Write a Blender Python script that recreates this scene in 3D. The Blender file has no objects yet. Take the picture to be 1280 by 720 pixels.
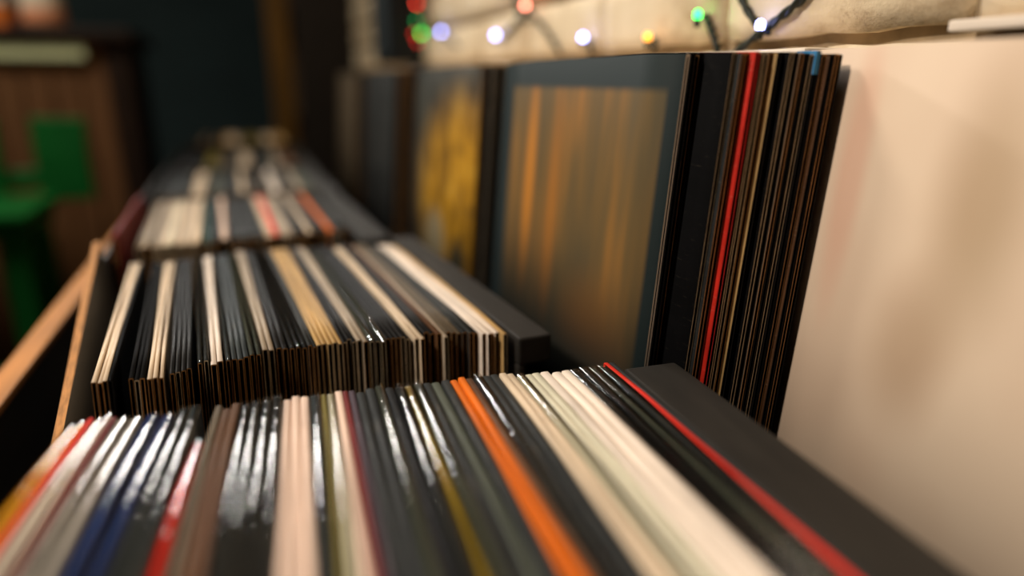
import bpy, bmesh, math, random
from mathutils import Matrix, Vector, Euler

random.seed(7)
C = bpy.context.scene.collection
SC = bpy.context.scene
Z0 = 1.0                       # camera height above the floor; heights below are given relative to it
R = math.radians

# ------------------------------------------------------------------ camera
cam_d = bpy.data.cameras.new('camera'); cam = bpy.data.objects.new('camera', cam_d); C.objects.link(cam)
cam.location = (0, 0, Z0)
cam.rotation_euler = Euler((R(90 - 16.946), 0, R(-20.864)), 'XYZ')
cam_d.sensor_width = 36; cam_d.lens = 24; cam_d.clip_start = 0.01
cam_d.dof.use_dof = True; cam_d.dof.focus_distance = 0.453; cam_d.dof.aperture_fstop = 1.25
SC.camera = cam

# ------------------------------------------------------------------ world, lamps, exposure
w = bpy.data.worlds.new('world'); SC.world = w; w.use_nodes = True
w.node_tree.nodes['Background'].inputs[0].default_value = (0.02, 0.022, 0.025, 1)
w.node_tree.nodes['Background'].inputs[1].default_value = 1.0

def lamp(name, kind, loc, target, energy, color, size=0.2, spot=None, blend=0.5):
    d = bpy.data.lights.new(name, kind); o = bpy.data.objects.new(name, d); C.objects.link(o)
    o.location = (loc[0], loc[1], loc[2] + Z0)
    o.rotation_euler = (Vector((target[0], target[1], target[2] + Z0)) - o.location).to_track_quat('-Z', 'Y').to_euler()
    d.energy = energy; d.color = color
    if kind == 'AREA': d.shape = 'DISK'; d.size = size
    else: d.shadow_soft_size = size
    if spot: d.spot_size = R(spot); d.spot_blend = blend
    return o
lamp('key_spot', 'SPOT', (-1.08, 0.30, 1.10), (0.30, 0.47, -0.08), 112, (1.0, 0.89, 0.765), 0.10, 74, 0.75)
tl = lamp('far_tube_light', 'AREA', (-0.26, 2.40, 0.88), (-0.10, 0.40, -0.20), 2.6, (1.0, 0.96, 0.90), 0.74)
tl.data.shape = 'RECTANGLE'; tl.data.size_y = 0.09; tl.data.spread = R(75)
lamp('ceiling_fill', 'AREA', (-1.0, 1.6, 1.50), (-1.0, 1.6, -1.0), 25.0, (1.0, 0.90, 0.76), 0.5)  # added overhead fill for ambient light in the room, not an actual fitting

vs = SC.view_settings
vs.view_transform = 'Standard'; vs.look = 'None'; vs.exposure = 0.0; vs.gamma = 1.0; vs.use_curve_mapping = False

# ------------------------------------------------------------------ materials
def srgb(c):
    return tuple(((v / 255) / 12.92 if v / 255 <= .04045 else ((v / 255 + .055) / 1.055) ** 2.4) for v in c) + (1,)

def new_mat(name):
    m = bpy.data.materials.new(name); m.use_nodes = True
    nt = m.node_tree; return m, nt, nt.nodes['Principled BSDF']

def coords(nt, scale, rnd=True):
    tc = nt.nodes.new('ShaderNodeTexCoord'); mp = nt.nodes.new('ShaderNodeMapping')
    mp.inputs['Scale'].default_value = scale
    nt.links.new(tc.outputs['Object'], mp.inputs['Vector'])
    if rnd:
        oi = nt.nodes.new('ShaderNodeObjectInfo'); mu = nt.nodes.new('ShaderNodeMath'); mu.operation = 'MULTIPLY'; mu.inputs[1].default_value = 50
        nt.links.new(oi.outputs['Random'], mu.inputs[0]); nt.links.new(mu.outputs[0], mp.inputs['Location'])
    return mp.outputs['Vector']

def noise(nt, vec, scale, detail=3, rough=.55):
    n = nt.nodes.new('ShaderNodeTexNoise'); n.inputs['Scale'].default_value = scale
    n.inputs['Detail'].default_value = detail; n.inputs['Roughness'].default_value = rough
    nt.links.new(vec, n.inputs['Vector']); return n.outputs['Fac']

def ramp(nt, fac, stops):
    r = nt.nodes.new('ShaderNodeValToRGB'); e = r.color_ramp.elements
    while len(e) < len(stops): e.new(0.5)
    for i, (p, c) in enumerate(stops):
        e[i].position = p; e[i].color = c
    nt.links.new(fac, r.inputs['Fac']); return r.outputs['Color']

def mixc(nt, fac, a, b, mode='MIX'):
    m = nt.nodes.new('ShaderNodeMix'); m.data_type = 'RGBA'; m.blend_type = mode
    for sock, v in ((m.inputs[0], fac), (m.inputs[6], a), (m.inputs[7], b)):
        if hasattr(v, 'is_output'): nt.links.new(v, sock)
        else: sock.default_value = v
    return m.outputs[2]

def bump(nt, p, h, strength, dist=.001):
    b = nt.nodes.new('ShaderNodeBump'); b.inputs['Strength'].default_value = strength; b.inputs['Distance'].default_value = dist
    nt.links.new(h, b.inputs['Height']); nt.links.new(b.outputs['Normal'], p.inputs['Normal'])

def plain(name, col, rough=.6, var=.25, scale=(30, 30, 30), bmp=.15, spec=.3, metal=0):
    m, nt, p = new_mat(name); v = coords(nt, scale)
    n = noise(nt, v, 1.0, 4); c = srgb(col)
    nt.links.new(ramp(nt, n, [(.3, tuple(x * (1 - var) for x in c[:3]) + (1,)), (.7, tuple(min(1, x * (1 + var)) for x in c[:3]) + (1,))]), p.inputs['Base Color'])
    p.inputs['Roughness'].default_value = rough; p.inputs['Specular IOR Level'].default_value = spec; p.inputs['Metallic'].default_value = metal
    if bmp: bump(nt, p, n, bmp)
    return m

def cover(name, col, rough=.46, wear=.35, wearcol=(190, 175, 150), spec=.2):
    """printed card sleeve: slight fade, scuffs running along the spine"""
    m, nt, p = new_mat(name); c = srgb(col)
    n1 = noise(nt, coords(nt, (40, 9, 40)), 1.0, 3)
    base = ramp(nt, n1, [(.25, tuple(x * .72 for x in c[:3]) + (1,)), (.75, tuple(min(1, x * 1.25) for x in c[:3]) + (1,))])
    n2 = noise(nt, coords(nt, (900, 45, 500)), 1.0, 4, .7)
    sc = ramp(nt, n2, [(.60, (0, 0, 0, 1)), (.74, (wear, wear, wear, 1))])
    nt.links.new(mixc(nt, sc, base, srgb(wearcol)), p.inputs['Base Color'])
    p.inputs['Roughness'].default_value = rough; p.inputs['Specular IOR Level'].default_value = spec
    bump(nt, p, n2, .18, .0006)
    return m

M = {}
PAL = dict(cream=(214, 192, 164), white=(232, 216, 200), pale=(168, 152, 132), tan=(188, 152, 98), black=(26, 26, 27), charcoal=(44, 46, 46),
           slate=(56, 62, 64), greygreen=(74, 78, 68), brown=(92, 62, 40), taupe=(96, 84, 68), orange=(212, 104, 22), amber=(214, 150, 20), red=(212, 48, 34),
           maroon=(112, 36, 34), blue=(38, 56, 104), navy=(24, 34, 62), teal=(30, 62, 58), olive=(112, 100, 44), yellow=(182, 152, 46),
           sage=(206, 200, 176), blush=(226, 196, 176), silver=(188, 180, 172), purple=(70, 58, 66), skyblue=(62, 128, 176), jet=(11, 11, 12))
for k, v in PAL.items():
    M[k] = cover(k + '_card', v, wear=.10 if k in ('black', 'navy', 'jet') else .26, spec=.12) if sum(v) < 400 else cover(k + '_card', v, wear=.6, wearcol=tuple(x * .55 for x in v))
M['jet'] = cover('jet_card', PAL['jet'], .7, .05, spec=.06)
M['card_edge'] = plain('raw_card_edge', (172, 126, 76), .8, .35, (300, 40, 60), .2)
M['card_edge_pale'] = plain('pale_card_edge', (196, 176, 146), .8, .3, (300, 40, 60), .2)
M['card_edge_red'] = plain('red_card_edge', (236, 34, 28), .6, .12, (300, 40, 60), .1)
M['paper_black'] = plain('black_inner_paper', (20, 19, 18), .8, .2, bmp=.1)
M['paper_white'] = plain('white_inner_paper', (206, 190, 164), .8, .1, bmp=.1)
M['black_paint'] = plain('black_painted_board', (38, 35, 31), .62, .3, (60, 14, 60), .25)
M['ply_edge'] = plain('raw_plywood_edge', (176, 122, 66), .7, .3, (400, 8, 400), .2)
M['wood_rail'] = plain('worn_oak_edge', (178, 118, 58), .6, .3, (80, 6, 80), .2)
M['stand_wood'] = plain('dark_stained_board', (34, 27, 21), .7, .3, (50, 6, 50), .2)

# glossy clear film
m, nt, p = new_mat('clear_plastic_film'); nt.nodes.remove(p)
out = nt.nodes['Material Output']
tr = nt.nodes.new('ShaderNodeBsdfTransparent'); gl = nt.nodes.new('ShaderNodeBsdfGlossy'); mx = nt.nodes.new('ShaderNodeMixShader'); fr = nt.nodes.new('ShaderNodeFresnel')
tr.inputs[0].default_value = (.95, .95, .93, 1); gl.inputs['Roughness'].default_value = .07; fr.inputs['IOR'].default_value = 1.62
v = coords(nt, (120, 60, 120)); n = noise(nt, v, 1.0, 3, .6); b = nt.nodes.new('ShaderNodeBump'); b.inputs['Strength'].default_value = .14; b.inputs['Distance'].default_value = .003
nt.links.new(n, b.inputs['Height']); nt.links.new(b.outputs[0], gl.inputs['Normal']); nt.links.new(b.outputs[0], fr.inputs['Normal'])
nt.links.new(fr.outputs[0], mx.inputs[0]); nt.links.new(tr.outputs[0], mx.inputs[1]); nt.links.new(gl.outputs[0], mx.inputs[2]); nt.links.new(mx.outputs[0], out.inputs['Surface'])
M['film'] = m

def math_n(nt, op, a, b=None):
    n = nt.nodes.new('ShaderNodeMath'); n.operation = op
    for i, v in enumerate((a, b)):
        if v is None: continue
        if hasattr(v, 'is_output'): nt.links.new(v, n.inputs[i])
        else: n.inputs[i].default_value = v
    return n.outputs[0]

def face_axes(nt):
    tc = nt.nodes.new('ShaderNodeTexCoord'); sx = nt.nodes.new('ShaderNodeSeparateXYZ')
    nt.links.new(tc.outputs['Object'], sx.inputs[0]); return sx.outputs['Y'], sx.outputs['Z']

def smooth(nt, v, lo, hi):
    n = nt.nodes.new('ShaderNodeMapRange'); n.interpolation_type = 'SMOOTHSTEP'
    n.inputs['From Min'].default_value = lo; n.inputs['From Max'].default_value = hi
    nt.links.new(v, n.inputs['Value']); return n.outputs[0]

def inside(nt, v, lo, hi, s):
    return math_n(nt, 'MULTIPLY', smooth(nt, v, lo - s, lo + s), math_n(nt, 'SUBTRACT', 1.0, smooth(nt, v, hi - s, hi + s)))

def blob(nt, y, z, cy, cz, ry, rz, soft=.5):
    a = math_n(nt, 'DIVIDE', math_n(nt, 'SUBTRACT', y, cy), ry); b_ = math_n(nt, 'DIVIDE', math_n(nt, 'SUBTRACT', z, cz), rz)
    d = math_n(nt, 'SQRT', math_n(nt, 'ADD', math_n(nt, 'MULTIPLY', a, a), math_n(nt, 'MULTIPLY', b_, b_)))
    return math_n(nt, 'SUBTRACT', 1.0, smooth(nt, d, 1 - soft, 1 + soft))

# teal bordered cover with a brown panel of upright ochre streaks
m, nt, p = new_mat('teal_border_ochre_print'); y, z = face_axes(nt)
st = noise(nt, coords(nt, (1, 24, 5), False), 1.0, 2)
pan = ramp(nt, st, [(.30, srgb((84, 74, 52))), (.55, srgb((106, 84, 50))), (.80, srgb((142, 100, 48)))])
pan = mixc(nt, blob(nt, y, z, .23, .20, .012, .09, .7), pan, srgb((176, 116, 46)))
pan = mixc(nt, blob(nt, y, z, .175, .17, .012, .10, .8), pan, srgb((150, 100, 44)))
pan = mixc(nt, blob(nt, y, z, .09, .07, .05, .06, .6), pan, srgb((150, 100, 44)))
pan = mixc(nt, smooth(nt, math_n(nt, 'SUBTRACT', .16, z), -.03, .10), pan, srgb((44, 46, 42)))
box = math_n(nt, 'MULTIPLY', inside(nt, y, .015, .284, .004), inside(nt, z, -.1, .290, .004))
nt.links.new(mixc(nt, box, srgb((34, 44, 45)), pan), p.inputs['Base Color']); p.inputs['Roughness'].default_value = .6; p.inputs['Specular IOR Level'].default_value = .12
M['print_ochre'] = m
# dark cover with a yellow figure
m, nt, p = new_mat('dark_yellow_figure_print'); y, z = face_axes(nt)
nn = noise(nt, coords(nt, (1, 18, 18), False), 1.0, 3)
fig = ramp(nt, nn, [(.35, srgb((110, 80, 26))), (.55, srgb((178, 130, 32))), (.72, srgb((204, 160, 60)))])
bg = ramp(nt, nn, [(.3, srgb((34, 36, 34))), (.7, srgb((62, 62, 54)))])
c1 = mixc(nt, blob(nt, y, z, .06, .14, .19, .13, .35), bg, fig)
c1 = mixc(nt, blob(nt, y, z, .17, .07, .05, .05, .35), c1, srgb((150, 138, 110)))
c1 = mixc(nt, blob(nt, y, z, .06, .05, .04, .05, .35), c1, srgb((60, 58, 46)))
nt.links.new(c1, p.inputs['Base Color']); p.inputs['Roughness'].default_value = .45; p.inputs['Specular IOR Level'].default_value = .3
M['print_yellow'] = m
# large cream cover, faded washes of rose and tan
m, nt, p = new_mat('cream_cover_faded_wash'); y, z = face_axes(nt)
nn = noise(nt, coords(nt, (1, 10, 7), False), 1.0, 2)
c1 = ramp(nt, nn, [(.3, srgb((222, 194, 168))), (.65, srgb((232, 208, 182)))])
c1 = mixc(nt, math_n(nt, 'MULTIPLY', blob(nt, y, z, .262, .235, .010, .07, .6), .55), c1, srgb((218, 166, 140)))
c1 = mixc(nt, math_n(nt, 'MULTIPLY', blob(nt, y, z, .20, .15, .020, .035, .8), .6), c1, srgb((172, 142, 112)))
c1 = mixc(nt, math_n(nt, 'MULTIPLY', blob(nt, y, z, .178, .235, .022, .06, .8), .6), c1, srgb((168, 140, 104)))
nt.links.new(c1, p.inputs['Base Color']); p.inputs['Roughness'].default_value = .55; p.inputs['Specular IOR Level'].default_value = .25
M['print_cream'] = m

# painted brick, wall tones
m, nt, p = new_mat('cream_painted_brick'); v = coords(nt, (9, 9, 9)); n1 = noise(nt, v, 1.0, 6, .65); v2 = coords(nt, (60, 60, 60)); n2 = noise(nt, v2, 1.0, 5, .7)
c1 = ramp(nt, n1, [(.30, srgb((168, 140, 104))), (.48, srgb((222, 202, 168))), (.75, srgb((236, 220, 192)))])
c1 = mixc(nt, ramp(nt, n2, [(.62, (0, 0, 0, 1)), (.72, (.55, .55, .55, 1))]), c1, srgb((138, 104, 78)))
nt.links.new(c1, p.inputs['Base Color']); p.inputs['Roughness'].default_value = .75; bump(nt, p, n2, .5, .003)
M['brick'] = m
M['mortar'] = plain('grey_cream_mortar', (150, 130, 102), .9, .25, (40, 40, 40), .5)
M['white_paint'] = plain('white_gloss_paint', (238, 222, 204), .5, .06, (20, 20, 20), .1)
M['teal_wall'] = plain('dark_teal_plaster', (44, 60, 62), .85, .2, (3, 3, 3), .2)
M['plaster'] = plain('brown_grey_plaster', (96, 84, 70), .9, .2, (3, 3, 3), .2)
M['floor'] = plain('dark_oak_floor', (54, 40, 28), .55, .3, (2, 30, 2), .2)
M['ceiling'] = plain('cream_ceiling_paint', (206, 198, 184), .9, .1, (3, 3, 3), .1)
M['plank'] = plain('brown_plank', (112, 76, 46), .6, .3, (60, 60, 5), .3)
M['counter_dark'] = plain('dark_brown_counter', (40, 26, 18), .5, .3, (20, 20, 20), .2)
M['pale_green'] = plain('pale_green_painted_batten', (226, 232, 184), .5, .08, (10, 10, 10), .1)
M['green_plastic'] = plain('green_moulded_plastic', (12, 100, 38), .5, .1, (20, 20, 20), .05)
M['ochre_paint'] = plain('ochre_painted_post', (96, 66, 18), .6, .2, (30, 30, 4), .2)
M['wire'] = plain('dark_green_cable', (30, 34, 24), .5, .2, (80, 80, 80), .1)
M['ceramic'] = plain('off_white_glaze', (224, 212, 190), .25, .08, (20, 20, 20), .05)
M['peach'] = plain('peach_glaze', (226, 150, 110), .35, .1, (20, 20, 20), .05)
M['orange_card'] = plain('orange_carton', (216, 116, 40), .6, .15, (20, 20, 20), .1)
M['speaker'] = plain('black_vinyl_wrap', (20, 24, 26), .6, .2, (200, 200, 200), .3)
M['mesh_grille'] = plain('dark_teal_grille_cloth', (22, 34, 38), .9, .4, (500, 500, 500), .5)
def bulb_mat(name, col, s):
    m, nt, p = new_mat(name); p.inputs['Base Color'].default_value = (*col, 1); p.inputs['Emission Color'].default_value = (*col, 1); p.inputs['Emission Strength'].default_value = s
    n_ = noise(nt, coords(nt, (200, 200, 200)), 1.0, 1); p.inputs['Roughness'].default_value = .2; bump(nt, p, n_, .05)
    return m
M['b_red'] = bulb_mat('lit_red_bulb', (1, .06, .03), 9); M['b_green'] = bulb_mat('lit_green_bulb', (.02, 1, .10), 8)
M['b_blue'] = bulb_mat('lit_blue_white_bulb', (.34, .38, 1), 16); M['b_amber'] = bulb_mat('lit_amber_bulb', (1, .36, .03), 4)
M['b_dimred'] = bulb_mat('lit_dim_red_bulb', (1, .03, .02), 2.2); M['b_dimgreen'] = bulb_mat('lit_dim_green_bulb', (.02, .8, .2), 1.6); M['b_rose'] = bulb_mat('lit_rose_bulb', (1, .25, .16), 12)

# ------------------------------------------------------------------ helpers
def link(name, me, mats, parent=None, loc=(0, 0, 0), rot=(0, 0, 0)):
    o = bpy.data.objects.new(name, me); C.objects.link(o)
    if parent: o.parent = parent
    o.location = loc; o.rotation_euler = rot
    for i, mm in enumerate(mats):
        if i < len(me.materials):
            if me.materials[i] is None or me.materials[i] != mm:
                o.material_slots[i].link = 'OBJECT'; o.material_slots[i].material = mm
        else: me.materials.append(mm)
    return o

def tag(o, label, cat, group=None, kind=None):
    if label: o['label'] = label
    if cat: o['category'] = cat
    if group: o['group'] = group
    if kind: o['kind'] = kind
    return o

def empty(name, loc, rz=0):
    o = bpy.data.objects.new(name, None); C.objects.link(o); o.location = loc; o.rotation_euler = (0, 0, rz); o.empty_display_size = .03
    return o

def box_mesh(x0, x1, y0, y1, z0, z1, bev=0.0):
    bm = bmesh.new(); bmesh.ops.create_cube(bm, size=1)
    bmesh.ops.scale(bm, vec=(x1 - x0, y1 - y0, z1 - z0), verts=bm.verts)
    bmesh.ops.translate(bm, vec=((x0 + x1) / 2, (y0 + y1) / 2, (z0 + z1) / 2), verts=bm.verts)
    if bev: bmesh.ops.bevel(bm, geom=bm.edges[:], offset=bev, segments=2, affect='EDGES', profile=.6)
    me = bpy.data.meshes.new('box'); bm.to_mesh(me); bm.free(); return me

def box(name, mat, x0, x1, y0, y1, z0, z1, parent=None, bev=0.002):
    o = link(name, box_mesh(x0, x1, y0, y1, z0, z1, bev), [mat], parent); o.data.name = name; return o

def lathe(name, mat, prof, parent=None, loc=(0, 0, 0), seg=24):
    vs_, fs = [], []
    for r, z in prof:
        for k in range(seg):
            a = 2 * math.pi * k / seg; vs_.append((r * math.cos(a), r * math.sin(a), z))
    for i in range(len(prof) - 1):
        for k in range(seg):
            fs.append((i * seg + k, i * seg + (k + 1) % seg, (i + 1) * seg + (k + 1) % seg, (i + 1) * seg + k))
    fs.append(tuple(range(seg - 1, -1, -1))); n = (len(prof) - 1) * seg; fs.append(tuple(range(n, n + seg)))
    me = bpy.data.meshes.new(name); me.from_pydata(vs_, [], fs)
    for pl in me.polygons: pl.use_smooth = len(pl.vertices) == 4
    return link(name, me, [mat], parent, loc)

def tube(name, mat, pts, rad, parent=None):
    cu = bpy.data.curves.new(name, 'CURVE'); cu.dimensions = '3D'; cu.bevel_depth = rad; cu.bevel_resolution = 3
    sp = cu.splines.new('POLY'); sp.points.add(len(pts) - 1)
    for i, q in enumerate(pts): sp.points[i].co = (*q, 1)
    t = bpy.data.objects.new('tmp', cu); C.objects.link(t)
    me = bpy.data.meshes.new_from_object(t.evaluated_get(bpy.context.evaluated_depsgraph_get())); bpy.data.objects.remove(t)
    me.name = name
    for pl in me.polygons: pl.use_smooth = True
    me.materials.clear()
    return link(name, me, [mat], parent)

def structure(o): o['kind'] = 'structure'; return o

# ------------------------------------------------------------------ the room
ZB = -Z0
F = lambda z: z + Z0
structure(box('floor', M['floor'], -2.6, 0.6, -1.6, 4.0, -0.06, 0.0, bev=0))
structure(box('ceiling', M['ceiling'], -2.6, 0.6, -1.6, 4.0, 2.60, 2.66, bev=0))
structure(box('wall_far', M['teal_wall'], -2.6, 0.6, 3.9, 4.0, 0, 2.6, bev=0))
structure(box('wall_back', M['plaster'], -2.6, 0.6, -1.6, -1.5, 0, 2.6, bev=0))
structure(box('wall_left', M['plaster'], -2.6, -2.5, -1.5, 3.9, 0, 2.6, bev=0))
wall = structure(box('wall_right', M['mortar'], 0.404, 0.6, -1.5, 3.9, 0, 2.6, bev=0))
# painted bricks of the band of wall that shows above the records
def brick_mesh(seed):
    rnd = random.Random(seed); L, H, D = .212, .064, .022
    nx, nz = 10, 4; bm = bmesh.new(); g = {}
    for i in range(nx + 1):
        for j in range(nz + 1):
            e = (i in (0, nx)) + (j in (0, nz))
            g[i, j] = bm.verts.new((-D + .004 * e + rnd.uniform(-.0016, .0016), L * i / nx + rnd.uniform(-.0015, .0015), H * j / nz + rnd.uniform(-.0012, .0012)))
    for i in range(nx):
        for j in range(nz): bm.faces.new((g[i, j], g[i, j + 1], g[i + 1, j + 1], g[i + 1, j]))
    rim = [g[i, 0] for i in range(nx + 1)] + [g[nx, j] for j in range(1, nz + 1)] + [g[i, nz] for i in range(nx - 1, -1, -1)] + [g[0, j] for j in range(nz - 1, 0, -1)]
    bk = [bm.verts.new((0.004, q.co.y, q.co.z)) for q in rim]
    for k in range(len(rim)): bm.faces.new((rim[k], rim[(k + 1) % len(rim)], bk[(k + 1) % len(rim)], bk[k]))
    bmesh.ops.recalc_face_normals(bm, faces=bm.faces)
    me = bpy.data.meshes.new('brick'); bm.to_mesh(me); bm.free(); me.materials.append(M['brick'])
    for pl in me.polygons: pl.use_smooth = True
    return me
bricks = [brick_mesh(s) for s in range(5)]
for r_ in range(-2, 6):
    for k in range(-2, 16):
        link('brick', random.choice(bricks), [M['brick']], wall, (0.412 - 0.0, .304 + .221 * k + (.1105 if r_ % 2 else 0), F(.0315) + .073 * r_))
# white ledge along the wall, on which the upper records lean, and a short white batten
structure(box('trim_1', M['white_paint'], 0.346, 0.400, 0.372, 2.40, F(.004), F(.0205), bev=.003))
structure(box('trim_2', M['white_paint'], 0.380, 0.3965, -0.30, 0.300, F(.0262), F(.0325), bev=.0015))

# ------------------------------------------------------------------ the stand
st = tag(empty('display_stand', (0, 1.0, 0)), 'long dark wooden stand carrying the row of record bins, oak edge on the aisle side', 'display stand')
def spart(name, mat, *a): o = box(name, mat, *a); o.parent = st; o.location = (0, -1.0, 0); return o
spart('platform', M['stand_wood'], -.207, .229, -.25, 2.22, F(-.516), F(-.4970))
spart('front_board', M['stand_wood'], -.225, -.2075, -.25, 2.22, 0.0, F(-.256))
spart('oak_edge_strip', M['wood_rail'], -.228, -.2055, -.25, 2.22, F(-.256), F(-.248))
spart('riser_board', M['stand_wood'], .229, .243, -.25, 2.22, 0.0, F(-.3165))
spart('upper_shelf', M['stand_wood'], .229, .396, -.25, 2.22, F(-.316), F(-.2975))
spart('end_panel', M['stand_wood'], -.207, .222, 2.205, 2.22, 0.0, F(-.516))
spart('end_panel', M['stand_wood'], -.207, .222, -.25, -.235, 0.0, F(-.516))

# ------------------------------------------------------------------ bins
def side_mesh(x0, x1, prof, raw=True):
    """board in the y-z plane, outline prof, slot 1 on the raw top edges"""
    n = len(prof); vs_ = [(x0, y, z) for y, z in prof] + [(x1, y, z) for y, z in prof]
    fs = [tuple(range(n)), tuple(range(2 * n - 1, n - 1, -1))] + [(k, k + n, (k + 1) % n + n, (k + 1) % n) for k in range(n)]
    me = bpy.data.meshes.new('side_panel'); me.from_pydata(vs_, [], fs)
    me.materials.append(M['black_paint']); me.materials.append(M['ply_edge'])
    for k in range(n):
        a, b_ = prof[k], prof[(k + 1) % n]
        if raw and min(a[1], b_[1]) > .12: me.polygons[2 + k].material_index = 1
    bm = bmesh.new(); bm.from_mesh(me); bmesh.ops.recalc_face_normals(bm, faces=bm.faces); bm.to_mesh(me); bm.free()
    return me
FL = -.4965                                                  # bin floor top, relative to the camera
def make_bin(label, x, y, yaw, width, depth, ledge, low=False, lift=.0, slope=False):
    t = tag(empty('record_bin', (x, y, F(FL)), R(yaw)), label, 'bin', 'record bins in a row')
    H = .3145
    th = .0055
    box('bottom_panel', M['black_paint'], 0, width, 0, depth, 0, .0012 + lift, t, 0)
    box('front_panel', M['black_paint'], 0, width, -th, 0, 0, .165, t)
    box('back_panel', M['black_paint'], 0, width, depth, depth + th, 0, .165, t)
    if low: prof = [(-th, 0), (depth, 0), (depth, .12), (-th, .10)]
    elif not slope: prof = [(-th, 0), (depth, 0), (depth, .316), (-th, .316)]
    else: prof = [(-th, 0), (depth + th, 0), (depth + th, .338), (depth - .002, .338), (-th, .262)]
    link('side_panel', side_mesh(-th, 0, prof, slope), [M['black_paint'], M['ply_edge']], t)
    box('side_panel', M['black_paint'], width, width + .006, -th, depth + th, 0, H - .022, t)
    box('ledge', M['black_paint'], width, width + ledge, -.006, depth - .030 if low else depth + th, H - .022, H, t)
    return t
B1 = 'bin by cream cover'; B2 = 'bin by teal-bordered cover'; B3 = 'bin by yellow-figure cover'
B4 = 'fourth bin from cream cover'; B5 = 'fifth bin from cream cover'; B6 = 'bin by ochre post'
make_bin('black record bin with wide flat ledge beside the large cream cover', -.176, .0725, -3.4, .375, .342, .038, True)
make_bin('black record bin with sloping raw plywood side beside the teal-bordered cover', -.1295, .4245, 3.4, .3015, .3595, .027, lift=.002, slope=True)
make_bin('black record bin holding pale and red records beside the yellow-figure cover', -.152, .806, 2.2, .268, .335, .036, lift=.008)
make_bin('black record bin, fourth along from the large cream cover', -.160, 1.166, 1, .265, .335, .036, lift=.008)
make_bin('black record bin, fifth along from the large cream cover', -.163, 1.520, 0, .265, .335, .036, lift=.012)
make_bin('black record bin at the end of the row by the ochre post', -.163, 1.866, 0, .265, .333, .036, lift=.03)

# ------------------------------------------------------------------ records
RS = .313
_cache = {}
def sleeve_mesh(t, var, grow=0.0, card=.00055):
    """folded card sleeve: closed fold on top, open towards -y; slots: outside, raw edge, inside"""
    key = (round(t * 1e4), var, round(grow * 1e4), card)
    if key in _cache: return _cache[key]
    rnd = random.Random(var * 31 + key[0]); h = t / 2; Hh = RS + grow; n = 6
    o_ = [(-h, 0), (-h, Hh * .5), (-h, Hh - .42 * h), (-.8 * h, Hh - .08 * h), (0, Hh), (.8 * h, Hh - .08 * h), (h, Hh - .42 * h), (h, Hh * .5), (h, 0)]
    i_ = []
    for x, z in o_:
        s = (h - card) / h; i_.append((x * s, z if z == 0 else min(z, Hh - card) - (card * .6 if z > Hh * .6 else 0)))
    y0, y1 = -grow, RS + grow
    if grow: o_ = [(-h, 0), (-h, Hh * .5), (-h, Hh - .3 * h), (-.86 * h, Hh - .012 * h), (0, Hh), (.86 * h, Hh - .012 * h), (h, Hh - .3 * h), (h, Hh * .5), (h, 0)]   # film pulled flat over the fold
    vs_, fs, mi = [], [], []
    dz = [rnd.uniform(-.0005, .0004) for _ in range(n + 1)]; dx = [rnd.uniform(-.00007, .00007) for _ in range(n + 1)]
    m_ = len(o_)
    for prof in (o_, i_):
        for k in range(n + 1):
            for x, z in prof:
                up = 1 if z > Hh * .8 else 0
                corner = -.0012 if k in (0, n) and up else 0          # worn corners
                vs_.append((x + dx[k] * up, y0 + (y1 - y0) * k / n, z + (dz[k] + corner) * up))
    off = (n + 1) * m_
    if grow:                                                       # thin film: one sheet
        me = bpy.data.meshes.new('plastic_sleeve'); me.from_pydata(vs_[:off], [], [(k * m_ + j, k * m_ + j + 1, k * m_ + j + 1 + m_, k * m_ + j + m_) for k in range(n) for j in range(m_ - 1)])
        for pl in me.polygons: pl.use_smooth = True
        me.materials.append(M['film']); me.update(); _cache[key] = me; return me
    for k in range(n):
        for j in range(m_ - 1):
            a = k * m_ + j
            fs.append((a, a + 1, a + 1 + m_, a + m_)); mi.append(0)
            a += off
            fs.append((a, a + m_, a + 1 + m_, a + 1)); mi.append(2)
        for j in (0, m_ - 1):
            a = k * m_ + j; q = (a, a + m_, a + m_ + off, a + off); fs.append(q if j == 0 else q[::-1]); mi.append(1)
    for k in (0, n):
        for j in range(m_ - 1):
            a = k * m_ + j; q = (a, a + off, a + off + 1, a + 1); fs.append(q if k == 0 else q[::-1]); mi.append(1)
    me = bpy.data.meshes.new('sleeve'); me.from_pydata(vs_, [], fs)
    for pl, i in zip(me.polygons, mi): pl.material_index = i; pl.use_smooth = i == 0
    for mm in (M['black'], M['card_edge'], M['paper_black']): me.materials.append(mm)
    me.update(); _cache[key] = me; return me
def inner_mesh(t):
    key = ('in', round(t * 1e4))
    if key not in _cache:
        h = max(.00025, t / 2 - .0009); _cache[key] = box_mesh(-h, h, .004, RS - .003, .0006, RS - .006, 0); _cache[key].materials.append(M['paper_black'])
    return _cache[key]

NREC = 0
def record(x, y, ztop, t, mat, label, group, yaw=0, lean=0, edge=None, inner='paper_black', plastic=False, cat='record', face=None):
    """x, y: where the near top corner of the fold stands; ztop: its height; lean > 0 tips the top towards +x"""
    global NREC; NREC += 1
    rot = Matrix.Rotation(R(yaw), 4, 'Z') @ Matrix.Rotation(R(lean), 4, 'Y')
    top = Vector((x, y, F(ztop))); base = top - (rot @ Vector((0, 0, RS)))
    e = empty('record', base); e.rotation_euler = rot.to_euler()
    tag(e, label, cat, group)
    var = random.randint(0, 3)
    if edge is None: edge = random.choice(['card_edge', 'card_edge', 'card_edge_pale'])
    link('cover', sleeve_mesh(t, var, 0.0, .0011 if edge == 'white_paint' else .00055), [face or M[mat], M[edge], M['paper_black']], e)
    link('inner_sleeve', inner_mesh(t), [M[inner]], e)
    if plastic:
        o = link('plastic_sleeve', sleeve_mesh(t + .0006, var, .0012, .00012), [M['film']], e); o['label'] = 'clear glossy plastic outer sleeve'
    return e

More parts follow.
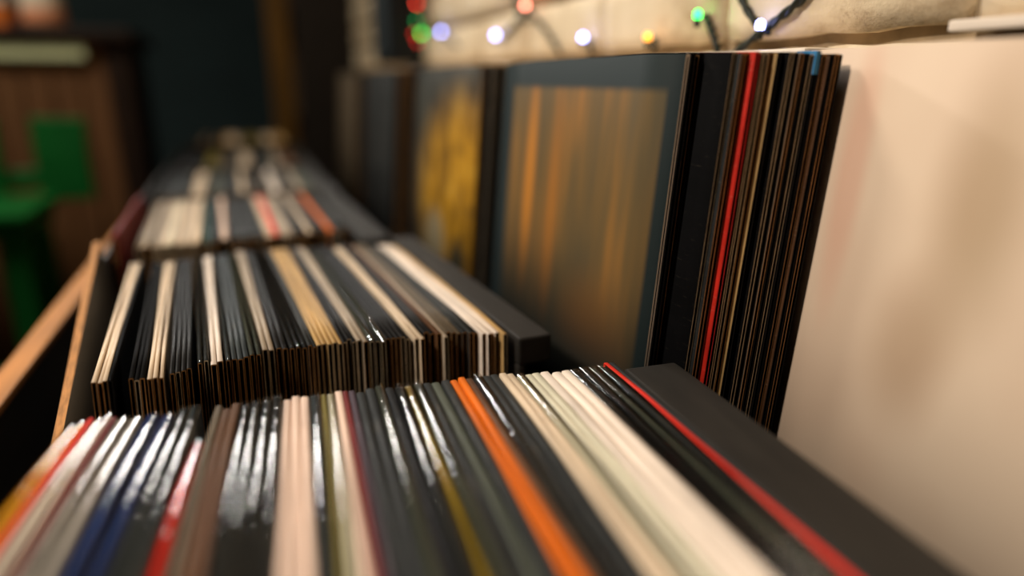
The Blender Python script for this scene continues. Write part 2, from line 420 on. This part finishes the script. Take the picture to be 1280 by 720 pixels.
def lerp_t(tab, x):
    if x <= tab[0][0]: return tab[0][1]
    for (a, b_), (c, d) in zip(tab, tab[1:]):
        if x <= c: return b_ + (d - b_) * (x - a) / (c - a)
    return tab[-1][1]

LONG = []
ORD = 'first second third fourth fifth sixth seventh eighth ninth tenth'.split()
def fill(bands, where, ynear, yaw, lean, ztop, pitch, jy=.003, far=False, bj=.004):
    for bnd in bands:
        x0, x1, mat, words = bnd[:4]; opt = bnd[4] if len(bnd) > 4 else {}
        bdy = random.uniform(-bj, .001)                              # each bunch sits a little differently
        n = opt.get('n') or max(1, round((x1 - x0) / pitch)); p_ = (x1 - x0) / n
        words = words.replace(' spine', '-spined record')
        for k in range(n):
            x = x0 + (k + .5) * p_
            pl = opt.get('plastic', False) and (n < 3 or random.random() < opt['plastic'])
            t = (p_ - (.95 if pl else .35)) * .001
            yw = lerp_t(yaw, x) + random.uniform(-.015, .015); ln = lerp_t(lean, x)
            yy = lerp_t(ynear, x) * .001; sh = random.uniform(-jy, jy) + opt.get('dy', 0) + bdy     # slid along its own direction
            X = x * .001 - sh * math.sin(R(yw)); yy += sh * math.cos(R(yw))
            lab = '%s, %s' % (words, where) if n == 1 else '%s %s counting from aisle, %s' % (ORD[k], words, where)
            if len(lab.split()) > 16: LONG.append(lab)
            if far: X += RS * math.sin(R(yw)); yy -= RS * math.cos(R(yw))
            mt = random.choice(mat) if isinstance(mat, (list, tuple)) else mat
            record(X, yy, ztop + random.uniform(-.0012, .0008) + opt.get('dz', 0), t, mt, lab, where and (words + ' (' + where + ')') if n > 1 else None,
                   yw, ln, opt.get('edge'), opt.get('inner', 'paper_black'), pl).scale.y = opt.get('sy', 1.0)

# bin beside the large cream cover (positions of the far ends, mm)
fill([
    (-107, -99, 'amber', 'amber yellow spine at the aisle end', dict(plastic=.9, n=2)),
    (-99, -96, 'red', 'thin red spine between amber and white', {}),
    (-96, -87, 'white', 'white spine in plastic beside thin red one', dict(plastic=.9, n=2)),
    (-87, -84, 'maroon', 'dark maroon spine between white and silvery', {}),
    (-84, -70, 'silver', 'silvery white spine beside the blue ones', dict(plastic=.9, n=2)),
    (-69, -53, 'blue', 'blue spine in shiny plastic', dict(plastic=1, n=2)),
    (-53, -40, 'slate', 'slate spine in shiny plastic beside blue ones', dict(plastic=1, n=2)),
    (-40, -33, 'red', 'bright red spine shorter than the grey ones', dict(sy=.87, n=1, plastic=1)),
    (-33, -29, 'taupe', 'taupe spine just past the bright red one', {}),
    (-29, -19, ['charcoal', 'brown', 'taupe'], 'dull brownish spine past the bright red one', {}),
    (-19, -8, ['charcoal', 'greygreen'], 'charcoal spine in crinkled plastic before blush run', dict(plastic=.5)),
    (-8, 4, 'charcoal', 'charcoal spine touching the broad blush run', dict(plastic=1, n=2)),
    (4, 19, 'blush', 'blush white spine in the broad run', dict(n=3)),
    (19, 26, ['slate', 'charcoal'], 'slate spine right after the blush run', dict(plastic=.5)),
    (26, 29, 'olive', 'thin olive spine between slate and sage ones', {}),
    (29, 34, 'sage', 'sage green spine beside the thin olive one', dict(plastic=1)),
    (34, 38.5, 'blush', 'blush spine beside the maroon one at the middle', dict(n=1)),
    (38.5, 42, 'maroon', 'maroon red spine beside a blush one at the middle', {}),
    (42, 46, 'purple', 'dull purple spine beside the maroon one', {}),
    (46, 75, ['charcoal', 'greygreen', 'charcoal', 'black'], 'charcoal spine between maroon and mustard ones', dict(plastic=.35)),
    (75, 81, 'yellow', 'mustard yellow spine among charcoal ones', dict(n=1, plastic=1)),
    (81, 104, ['charcoal', 'black', 'greygreen'], 'charcoal spine between the mustard and orange ones', dict(plastic=.2)),
    (104.5, 114, 'orange', 'bright orange spine', dict(n=2)),
    (114, 119, 'brown', 'brown spine touching the bright orange ones', {}),
    (119, 136, ['charcoal', 'black', 'greygreen'], 'dark spine between orange and cream ones', dict(plastic=.3)),
    (136, 146, 'cream', 'cream spine past the orange and dark ones', dict(n=2)),
    (146, 163, ['sage', 'pale', 'sage'], 'sage grey spine between cream and white', dict(plastic=.3)),
    (163, 182, 'white', 'white spine in run before dark ones', dict(n=3)),
    (182, 207.5, ['charcoal', 'black', 'greygreen'], 'dark spine in wrinkled plastic near ledge', dict(plastic=1)),
    (207.5, 211, 'red', 'thin red spine next to the black ledge', dict(n=1)),
    (211, 214.5, 'charcoal', 'charcoal spine squeezed against the black ledge', dict(n=1)),
], B1, [(-105, 405), (0, 396), (100, 386), (160, 379), (222, 369)], [(-105, -6.6), (-40, -5.0), (10, -3.9), (105, -2.9), (180, -3.0), (220, -3.2)],
    [(-105, 3), (0, 1), (220, 0)], -.180, 6.0, .003, far=True, bj=.004)

# bin beside the teal and ochre cover (positions of the near ends, mm)
fill([
    (-106, -96.5, 'cream', 'worn cream spine at the aisle end', dict(n=3, edge='card_edge')),
    (-96.4, -93.6, 'jet', 'thin black spine touching the worn cream ones', dict(n=1, edge='paper_black')),
    (-85, -75.5, 'jet', 'dark spine between the two cream bunches', dict(n=3)),
    (-74, -65, 'cream', 'cream spine in bunch between black ones', dict(n=3)),
    (-62, -49, 'black', 'black spine between cream bunch and white pair', dict(n=4)),
    (-46, -38.5, 'charcoal', 'charcoal glossy spine touching the white pair', dict(n=2, plastic=.8)),
    (-38, -30, 'white', 'white spine among charcoal ones', dict(n=2)),
    (-29, -14, ['charcoal', 'slate'], 'charcoal spine past the white pair', dict(plastic=.3)),
    (-14, -6, 'greygreen', 'grey green spine before the pale pair', dict(n=2, plastic=.6)),
    (-5, 3, 'pale', 'pale spine before the shiny black ones', dict(n=2)),
    (4, 12, 'black', 'black matt spine after the pale pair', dict(n=2)),
    (12.5, 25, 'black', 'black spine in crumpled shiny plastic', dict(n=3, plastic=1)),
    (25, 31, 'charcoal', 'charcoal spine before the tan bunch', dict(n=2)),
    (31, 49, 'tan', 'tan spine in the tan bunch', dict(n=5, edge='card_edge_pale')),
    (49, 59, 'black', 'black spine just past the tan bunch', dict(n=3)),
    (59, 67, 'pale', 'pale grey spine past the tan bunch', dict(n=2)),
    (67, 79, ['charcoal', 'greygreen'], 'grey spine in scratched plastic past tan bunch', dict(n=3, plastic=.8)),
    (79, 96, 'black', 'black spine before the lone cream pair', dict(n=5)),
    (99, 106, 'cream', 'cream spine among black before the rust', dict(n=2)),
    (107, 115.5, 'black', 'black spine between cream and rust', dict(n=2)),
    (115.5, 119.5, 'brown', 'rusty brown spine', dict(n=1)),
    (119.5, 123, 'pale', 'pale spine just past the rusty one', dict(n=1)),
    (123, 147, ['charcoal', 'taupe', 'black'], 'charcoal spine between rust and white ones', {}),
    (147, 154, 'white', 'white spine after the charcoal run', dict(n=2, inner='paper_white')),
    (154, 161.5, 'white', 'bright white spine nearest the ledge', dict(n=2, inner='paper_white')),
    (161.5, 165, 'tan', 'tan edged spine against the black ledge', dict(n=1)),
], B2, [(-106, 460), (-75, 451), (-49, 462), (-20, 471), (12, 474), (80, 468), (123, 461), (165, 447)], [(-106, 3.2), (160, 3.8)],
    [(-106, 3.2), (-62, 3.0), (0, 1.5), (60, .6), (165, 0)], -.178, 3.9, .0016, bj=.006)

# bin beside the yellow figure cover
fill([
    (-147, -142, 'maroon', 'maroon spine leaning at the aisle end', dict(n=1, dy=.026, dz=.012)),
    (-125, -108, ['taupe', 'pale'], 'greyish spine at aisle end of pale run', dict(n=3)),
    (-108, -60, ['pale', 'cream', 'pale', 'sage'], 'pale worn spine in the long pale run', dict(n=10, edge='card_edge_pale', inner='paper_white')),
    (-58, -49, 'teal', 'dark teal spine after the pale run', dict(n=2)),
    (-49, -39, 'black', 'black spine before the lone blush one', dict(n=2)),
    (-38, -31, 'blush', 'lone blush spine among black ones', dict(n=1, dy=.012)),
    (-30, 9, ['black', 'charcoal'], 'black spine in run before the red', dict(n=7)),
    (10, 17, 'cream', 'cream spine beside the bright red one', dict(n=2)),
    (17, 25, 'red', 'bright red spine', dict(n=1)),
    (26, 46, ['charcoal', 'pale', 'greygreen'], 'mixed grey spine past the bright red', dict(n=4)),
    (47, 56, 'black', 'black spine before the single cream one', dict(n=2)),
    (56, 62, 'cream', 'single cream spine before the orange tan one', dict(n=1)),
    (63, 80, ['black', 'charcoal'], 'black spine between cream and orange tan', dict(n=3)),
    (81, 88, 'orange', 'orange tan spine', dict(n=1)),
    (88, 103, 'charcoal', 'charcoal spine nearest the ledge', dict(n=3)),
], B3, [(-150, 796), (-120, 816), (100, 829)], [(-150, 1.8), (100, 2.4)], [(-150, .5), (-125, 2), (100, 0)], -.172, 4.7, .004)
def far_bin(where, y, yaw, z, spec):
    fill(spec, where, [(-200, y), (200, y)], [(-150, yaw), (100, yaw)], [(-150, 2.5), (100, 0)], z, 8, .006)
far_bin(B4, 1180, 1, -.172, [
    (-140, -95, ['charcoal', 'black', 'slate'], 'dark spine on the aisle side', dict(n=6)), (-90, -72, ['tan', 'cream'], 'tan spine', dict(n=2)), (-68, -20, ['charcoal', 'greygreen'], 'grey spine before the cream one', dict(n=6)),
    (-18, -9, 'cream', 'cream spine between grey ones', dict(n=1)), (-8, 30, ['taupe', 'black'], 'dull taupe spine at the middle', dict(n=5)), (32, 44, 'white', 'white spine', dict(n=1)),
    (46, 68, 'charcoal', 'charcoal spine before the pale one', dict(n=3)), (69, 80, 'pale', 'pale spine near the ledge', dict(n=1)), (81, 100, 'greygreen', 'grey green spine touching the ledge', dict(n=2))])
far_bin(B5, 1532, 0, -.168, [
    (-140, -90, ['black', 'charcoal'], 'dark spine on the aisle side', dict(n=4)), (-86, -64, ['tan', 'olive'], 'tan olive spine', dict(n=2)), (-60, -20, ['charcoal', 'taupe'], 'dull spine at the middle', dict(n=4)),
    (-18, 4, ['cream', 'tan'], 'cream tan spine', dict(n=2)), (6, 50, ['charcoal', 'greygreen'], 'grey spine past the cream tan ones', dict(n=4)), (52, 66, 'pale', 'pale spine', dict(n=1)), (68, 98, 'brown', 'brown spine near the ledge', dict(n=2))])
far_bin(B6, 1876, 0, -.150, [
    (-130, -60, ['black', 'taupe'], 'dark spine on the aisle side', dict(n=4)), (-56, -20, ['tan', 'cream'], 'tan cream spine', dict(n=3)), (-16, 40, ['taupe', 'olive'], 'taupe spine', dict(n=4)), (44, 66, 'cream', 'cream spine', dict(n=1)), (70, 96, 'tan', 'tan spine near the ledge', dict(n=2))])

# ------------------------------------------------------------------ upper records leaning on the wall ledge
LN = 4.6
def zt(lean=LN): return -.2965 + RS * math.cos(R(lean)) + .0012
def upper(x, y, t, mat, words, group=None, edge='card_edge', face=None, inner='paper_black', dz=0, yaw=0, lean=LN, plastic=False):
    return record(x, y, zt(lean) + dz, t, mat, words, group, yaw, lean, edge, inner, plastic, face=face)
# large cream cover and the two behind it
upper(.3475, .053, .0034, 'cream', 'large cream cover with faded rose wash, leaning on the brick wall', face=M['print_cream'], edge='card_edge_pale', lean=5.0, dz=.0026)
upper(.3515, .055, .0034, 'charcoal', 'charcoal sleeve hidden right behind the large cream cover', lean=5.0)
# tall stack with the teal bordered cover in front
seq = [('print', 'white_paint'), ('jet', 'paper_black'), ('jet', 'card_edge'), ('jet', 'paper_black'), ('jet', 'card_edge_pale'), ('charcoal', 'card_edge'), ('jet', 'card_edge'), ('red', 'card_edge_red'),
       ('cream', 'card_edge_pale'), ('charcoal', 'card_edge_pale'), ('charcoal', 'card_edge'), ('tan', 'paper_black'), ('jet', 'paper_black'), ('jet', 'card_edge_pale'), ('jet', 'paper_black'), ('pale', 'card_edge'), ('jet', 'paper_black'),
       ('jet', 'card_edge_pale'), ('jet', 'paper_black'), ('jet', 'card_edge'), ('brown', 'paper_black'), ('jet', 'card_edge'), ('jet', 'paper_black')]
GS = 'dark sleeves in the tall upper stack'
W_ = {0: 'teal bordered cover with ochre streaked panel, front of the tall upper stack', 7: 'black sleeve with a bright red edge in the tall upper stack', 8: 'cream topped sleeve right behind the red edged one in upper stack',
      11: 'tan topped sleeve in the tall upper stack', 15: 'pale topped sleeve in the tall upper stack', 18: 'sleeve with a light blue top corner in the tall upper stack', 20: 'sleeve with a brown top edge near the large cream cover',
      22: 'black sleeve at the back of the stack, bordering the large cream cover', 6: 'black sleeve just in front of the red edged one in upper stack'}
nd = 0
for i, (c, e) in enumerate(seq):
    x = .257 + .0036 * i; y = .373 if i < 4 else .348 - .0008 * i
    y += random.uniform(-.0015, .0015) - (.003 if i == 7 else 0)
    if i in W_: lab, g = W_[i], None
    elif i < 6: lab, g = ORD[i - 1] + ' black sleeve behind the teal bordered cover in tall upper stack', 'black sleeves before the red edge'
    else: nd += 1; lab, g = ORD[nd - 1] + ' dark sleeve behind the red edged one in the tall upper stack', GS
    rec = upper(x, y, .0030, 'black' if c == 'print' else c, lab, g, e, M['print_ochre'] if c == 'print' else None, dz=random.uniform(-.0008, .0008))
    if i == 18:
        o = box('corner_sticker', M['skyblue'], -.0016, .0016, -.0004, .016, RS - .013, RS + .0005, bpy.data.objects[rec.name], 0); o['label'] = 'light blue paper sticker'
# stack behind it with the yellow figure
for i in range(11):
    x = .255 + .0040 * i
    cl = ['print', 'jet', 'jet', 'slate', 'jet', 'jet', 'charcoal', 'jet', 'brown', 'jet', 'charcoal'][i]
    upper(x, .757 + random.uniform(-.003, .003) + (.0 if i < 3 else -.004), .0034, 'black' if cl == 'print' else cl,
          'dark cover with a yellow figure, front of its upper stack' if i == 0 else ORD[i - 1] + ' dark sleeve standing behind the yellow figure cover', None if i == 0 else 'sleeves behind the yellow figure cover',
          'card_edge_pale' if i in (3, 6) else 'card_edge' if i in (0, 8) else 'paper_black', M['print_yellow'] if i == 0 else None)
for i in range(8):
    cl = ['charcoal', 'purple', 'black', 'taupe', 'black', 'charcoal', 'brown', 'black'][i]
    upper(.250 + .005 * i, 1.20 + random.uniform(-.004, .004), .0042, cl, 'charcoal cover fronting the upper stack past the yellow figure' if i == 0 else ORD[i - 1] + ' dull sleeve behind the charcoal cover past the yellow figure', None if i == 0 else 'sleeves past the yellow figure', 'card_edge' if i % 3 else 'paper_black')
for i in range(6):
    cl = ['taupe', 'black', 'brown', 'charcoal', 'black', 'purple'][i]
    upper(.250 + .006 * i, 1.62 + random.uniform(-.004, .004), .005, cl, 'taupe cover fronting the last upper stack' if i == 0 else ORD[i - 1] + ' dark sleeve behind the taupe cover of the last upper stack', None if i == 0 else 'sleeves of the last upper stack', 'card_edge' if i % 3 else 'paper_black')

# ------------------------------------------------------------------ strings of coloured lights on the wall
def catmull(pts, n=8):
    P = [Vector(q) for q in pts]; P = [2 * P[0] - P[1]] + P + [2 * P[-1] - P[-2]]; o = []
    for i in range(1, len(P) - 2):
        for k in range(n):
            t = k / n; a, b_, c, d = P[i - 1:i + 3]
            o.append(.5 * ((2 * b_) + (c - a) * t + (2 * a - 5 * b_ + 4 * c - d) * t * t + (3 * b_ - a - 3 * c + d) * t ** 3))
    o.append(P[-2]); return o
def light_string(label, runs, bulbs, rad=.0030):
    t = tag(empty('light_string', (0.392, runs[0][0][0], F(runs[0][0][1]))), label, 'string lights', 'coloured light strings on the brick wall')
    for run in runs:
        pts = catmull([(.3865 + (.0025 * math.sin(3.1 * k)), y, F(z)) for k, (y, z) in enumerate(run)])
        for ph in (0, math.pi):                                   # two twisted strands
            tw = [(q.x + .0016 * math.cos(j * .9 + ph), q.y, q.z + .0016 * math.sin(j * .9 + ph)) for j, q in enumerate(pts)]
            o = tube('wire', M['wire'], tw, rad * .75, t); o.matrix_parent_inverse = t.matrix_basis.inverted()
    for y, z, mt in bulbs:
        b_ = lathe('bulb', M[mt], [(.0012, 0), (.0032, .0015), (.0036, .004), (.0032, .0068), (.0016, .0085)], t, (.378, y, F(z) - .004), 16)
        s = lathe('socket', M['wire'], [(.0026, -.006), (.003, -.001), (.0024, .0012)], b_, (0, 0, 0), 12)
        b_.matrix_parent_inverse = t.matrix_basis.inverted()
light_string('dark twisted cable with green and blue bulbs crossing above the tall upper stack',
             [[(.538, .054), (.527, .040), (.516, .024)], [(.502, .085), (.491, .062), (.469, .042), (.456, .036)], [(.36, .098), (.395, .076), (.424, .056), (.456, .040), (.492, .022)]],
             [(.538, .054, 'b_green'), (.456, .040, 'b_blue')])
light_string('cable with rose, amber and pale blue bulbs above the teal bordered cover',
             [[(1.02, .16), (.996, .111), (.975, .086), (.955, .092), (.93, .085), (.88, .058), (.841, .034)], [(.975, .086), (1.02, .074), (1.064, .060)], [(.760, .046), (.753, .030)], [(.618, .039), (.618, .027)]],
             [(1.064, .066, 'b_blue'), (.941, .098, 'b_rose'), (.760, .047, 'b_blue'), (.618, .040, 'b_amber')])
light_string('cluster of red and green bulbs with one violet beside the black loudspeaker',
             [[(1.30, .06), (1.382, .085), (1.46, .10), (1.52, .125), (1.53, .18)]], [(1.382, .090, 'b_blue')])
# loudspeaker hung on the wall further along; the red and green bulbs hang in front of it
sp = tag(empty('loudspeaker', (.33, 1.66, F(.036))), 'small black loudspeaker on the brick wall behind red and green bulbs', 'loudspeaker')
box('cabinet', M['speaker'], -.012, .062, -.095, .105, 0, .30, sp, .006)
box('grille', M['mesh_grille'], -.019, -.012, -.085, .095, .012, .288, sp, .003)
t = tag(empty('light_string', (.26, 1.55, F(.17))), 'short cable of red and green bulbs hanging in front of the black loudspeaker', 'string lights', 'coloured light strings on the brick wall')
inv = t.matrix_basis.inverted()
def on_ray(y, z): return (.392 * y / 1.64, y, F(z))
pts = [(.372, 1.545, F(.24)), (.366, 1.542, F(.156)), (.370, 1.548, F(.12)), (.372, 1.540, F(.094)), (.362, 1.543, F(.08))]
o = tube('wire', M['wire'], catmull(pts), .002, t); o.matrix_parent_inverse = inv
for (x, y, z, mt) in ((.368, 1.535, .155, 'b_red'), (.366, 1.535, .120, 'b_dimgreen'), (.3745, 1.528, .095, 'b_green'), (.360, 1.535, .094, 'b_dimred'), (.368, 1.54, .078, 'b_dimred')):
    b_ = lathe('bulb', M[mt], [(.0012, 0), (.0032, .0015), (.0036, .004), (.0032, .0068), (.0016, .0085)], t, (x, y, F(z) - .004), 16)
    lathe('socket', M['wire'], [(.0026, -.006), (.003, -.001), (.0024, .0012)], b_, (0, 0, 0), 12); b_.matrix_parent_inverse = inv

# ------------------------------------------------------------------ background
# plank-fronted counter
ct = tag(empty('shop_counter', (-.9, 2.6, 0)), 'dark counter clad in brown upright planks with a pale green batten', 'counter')
def cpart(name, mat, *a, **k): o = box(name, mat, *a, **k); o.parent = ct; o.location = (.9, -2.6, 0); return o
cpart('carcass', M['counter_dark'], -1.60, -.318, 2.42, 2.95, 0, F(.105))
cpart('worktop', M['counter_dark'], -1.64, -.285, 2.36, 2.98, F(.106), F(.142), bev=.006)
cpart('corner_post', M['counter_dark'], -.363, -.303, 2.385, 2.42, 0, F(.105), bev=.004)
cpart('batten', M['pale_green'], -1.60, -.41, 2.375, 2.398, F(.058), F(.098), bev=.003)
for k in range(17):
    x1 = -.365 - k * .0735; cpart('plank', M['plank'], x1 - .0690, x1, 2.398, 2.42, .02, F(.1035), bev=.004)
lathe('storage_jar', M['ceramic'], [(.040, 0), (.052, .006), (.054, .05), (.054, .13), (.044, .15), (.047, .16), (.046, .175)], None, (-.512, 2.46, F(.1425)))
jar = bpy.data.objects['storage_jar']; tag(jar, 'off-white jar with a peach band standing on the counter', 'jar')
lathe('peach_band', M['peach'], [(.0546, .012), (.0556, .014), (.0556, .050), (.0546, .052)], jar)
cb = tag(box('carton', M['orange_card'], -.72, -.595, 2.42, 2.54, F(.1425), F(.20), bev=.003), 'small orange carton on the counter beside the jar', 'box')
box('carton_lid', M['ceramic'], -.722, -.593, 2.418, 2.542, F(.20), F(.225), cb, .003)

# green plastic chair in front of the counter
ch = tag(empty('high_chair', (-.63, 2.05, 0)), 'bright green high chair with upright back slats in front of the plank counter', 'chair')
def bar(name, pts, w, d, parent):
    """flat plastic strip along pts with width w (x) and depth d (y)"""
    vs_, fs = [], []
    for i, q in enumerate(pts):
        a = Vector(pts[max(0, i - 1)]); b_ = Vector(pts[min(len(pts) - 1, i + 1)]); dr = (b_ - a).normalized()
        s = Vector((1, 0, 0)) if abs(dr.x) < .7 else Vector((0, 0, 1)); s = (s - dr * s.dot(dr)).normalized(); u = dr.cross(s)
        for sx, sy in ((-1, -1), (1, -1), (1, 1), (-1, 1)): vs_.append(Vector(q) + s * sx * w / 2 + u * sy * d / 2)
    n = len(pts)
    for i in range(n - 1):
        for k in range(4): fs.append((i * 4 + k, i * 4 + (k + 1) % 4, i * 4 + 4 + (k + 1) % 4, i * 4 + 4 + k))
    fs += [(3, 2, 1, 0), tuple(range(n * 4 - 4, n * 4))]
    bm = bmesh.new(); me = bpy.data.meshes.new(name); me.from_pydata(vs_, [], fs); bm.from_mesh(me); bmesh.ops.recalc_face_normals(bm, faces=bm.faces)
    bmesh.ops.bevel(bm, geom=bm.edges[:], offset=min(w, d) * .2, segments=1, affect='EDGES'); bm.to_mesh(me); bm.free()
    return link(name, me, [M['green_plastic']], parent)
for x in (.150, -.055, -.26):
    bar('back_slat', [(x, .172, .68), (x, .172, .80), (x + .004, .178, .902)], .128, .018, ch)
bar('back_rail', [(-.32, .190, .74), (.21, .190, .74)], .05, .016, ch)
link('seat', box_mesh(-.33, .125, -.14, .185, .672, .697, .008), [M['green_plastic']], ch)
link('seat_apron', box_mesh(-.315, .115, -.125, .150, .635, .672, .006), [M['green_plastic']], ch)
for x, y in ((.075, -.09), (-.26, -.09), (.07, .12), (-.26, .12)):
    bar('leg', [(x, y, .64), (x, y - .01, .35), (x, y - .02, .0)], .064, .045, ch)
bar('footrest', [(-.26, -.095, .28), (.075, -.095, .28)], .03, .03, ch)

# ochre post and dark bookcase at the far end
po = tag(empty('post', (.138, 2.62, 0)), 'ochre painted wooden post rising behind the end of the bins', 'post')
box('shaft', M['ochre_paint'], -.037, .037, -.037, .037, .0, 2.598, po, .006)
box('plinth', M['ochre_paint'], -.045, .045, -.045, .045, .0, .12, po, .006)
bc = tag(empty('bookcase', (.31, 3.2, 0)), 'tall dark bookcase against the wall past the ochre post', 'bookcase')
box('side_board', M['stand_wood'], -.12, .088, -.62, -.60, 0, 1.9, bc); box('side_board', M['stand_wood'], -.12, .088, .60, .62, 0, 1.9, bc)
box('back_board', M['stand_wood'], .078, .088, -.60, .60, 0, 1.9, bc)
for z in (.05, .45, .85, 1.22, 1.58, 1.88): box('shelf', M['stand_wood'], -.12, .078, -.60, .60, z, z + .02, bc)
for k, (y, z, h, mt, lb) in enumerate(((2.75, .87, .25, 'brown', 'brown box file standing on the bookcase shelf'), (2.95, .87, .20, 'taupe', 'taupe box beside the brown box file on the bookcase'), (3.2, .87, .28, 'black', 'black box on the bookcase shelf beside the taupe box'),
                                       (2.8, 1.24, .22, 'charcoal', 'charcoal box on the upper bookcase shelf'), (3.1, 1.24, .25, 'brown', 'brown box on the upper bookcase shelf'))):
    o = tag(box('storage_box', M[mt], .20, .38, y - .08, y + .08, z, z + h - .03, bev=.004), lb, 'box', 'boxes on the dark bookcase')
    box('lid', M[mt], .197, .383, y - .083, y + .083, z + h - .03, z + h, o, .003)
print('records', NREC, LONG)
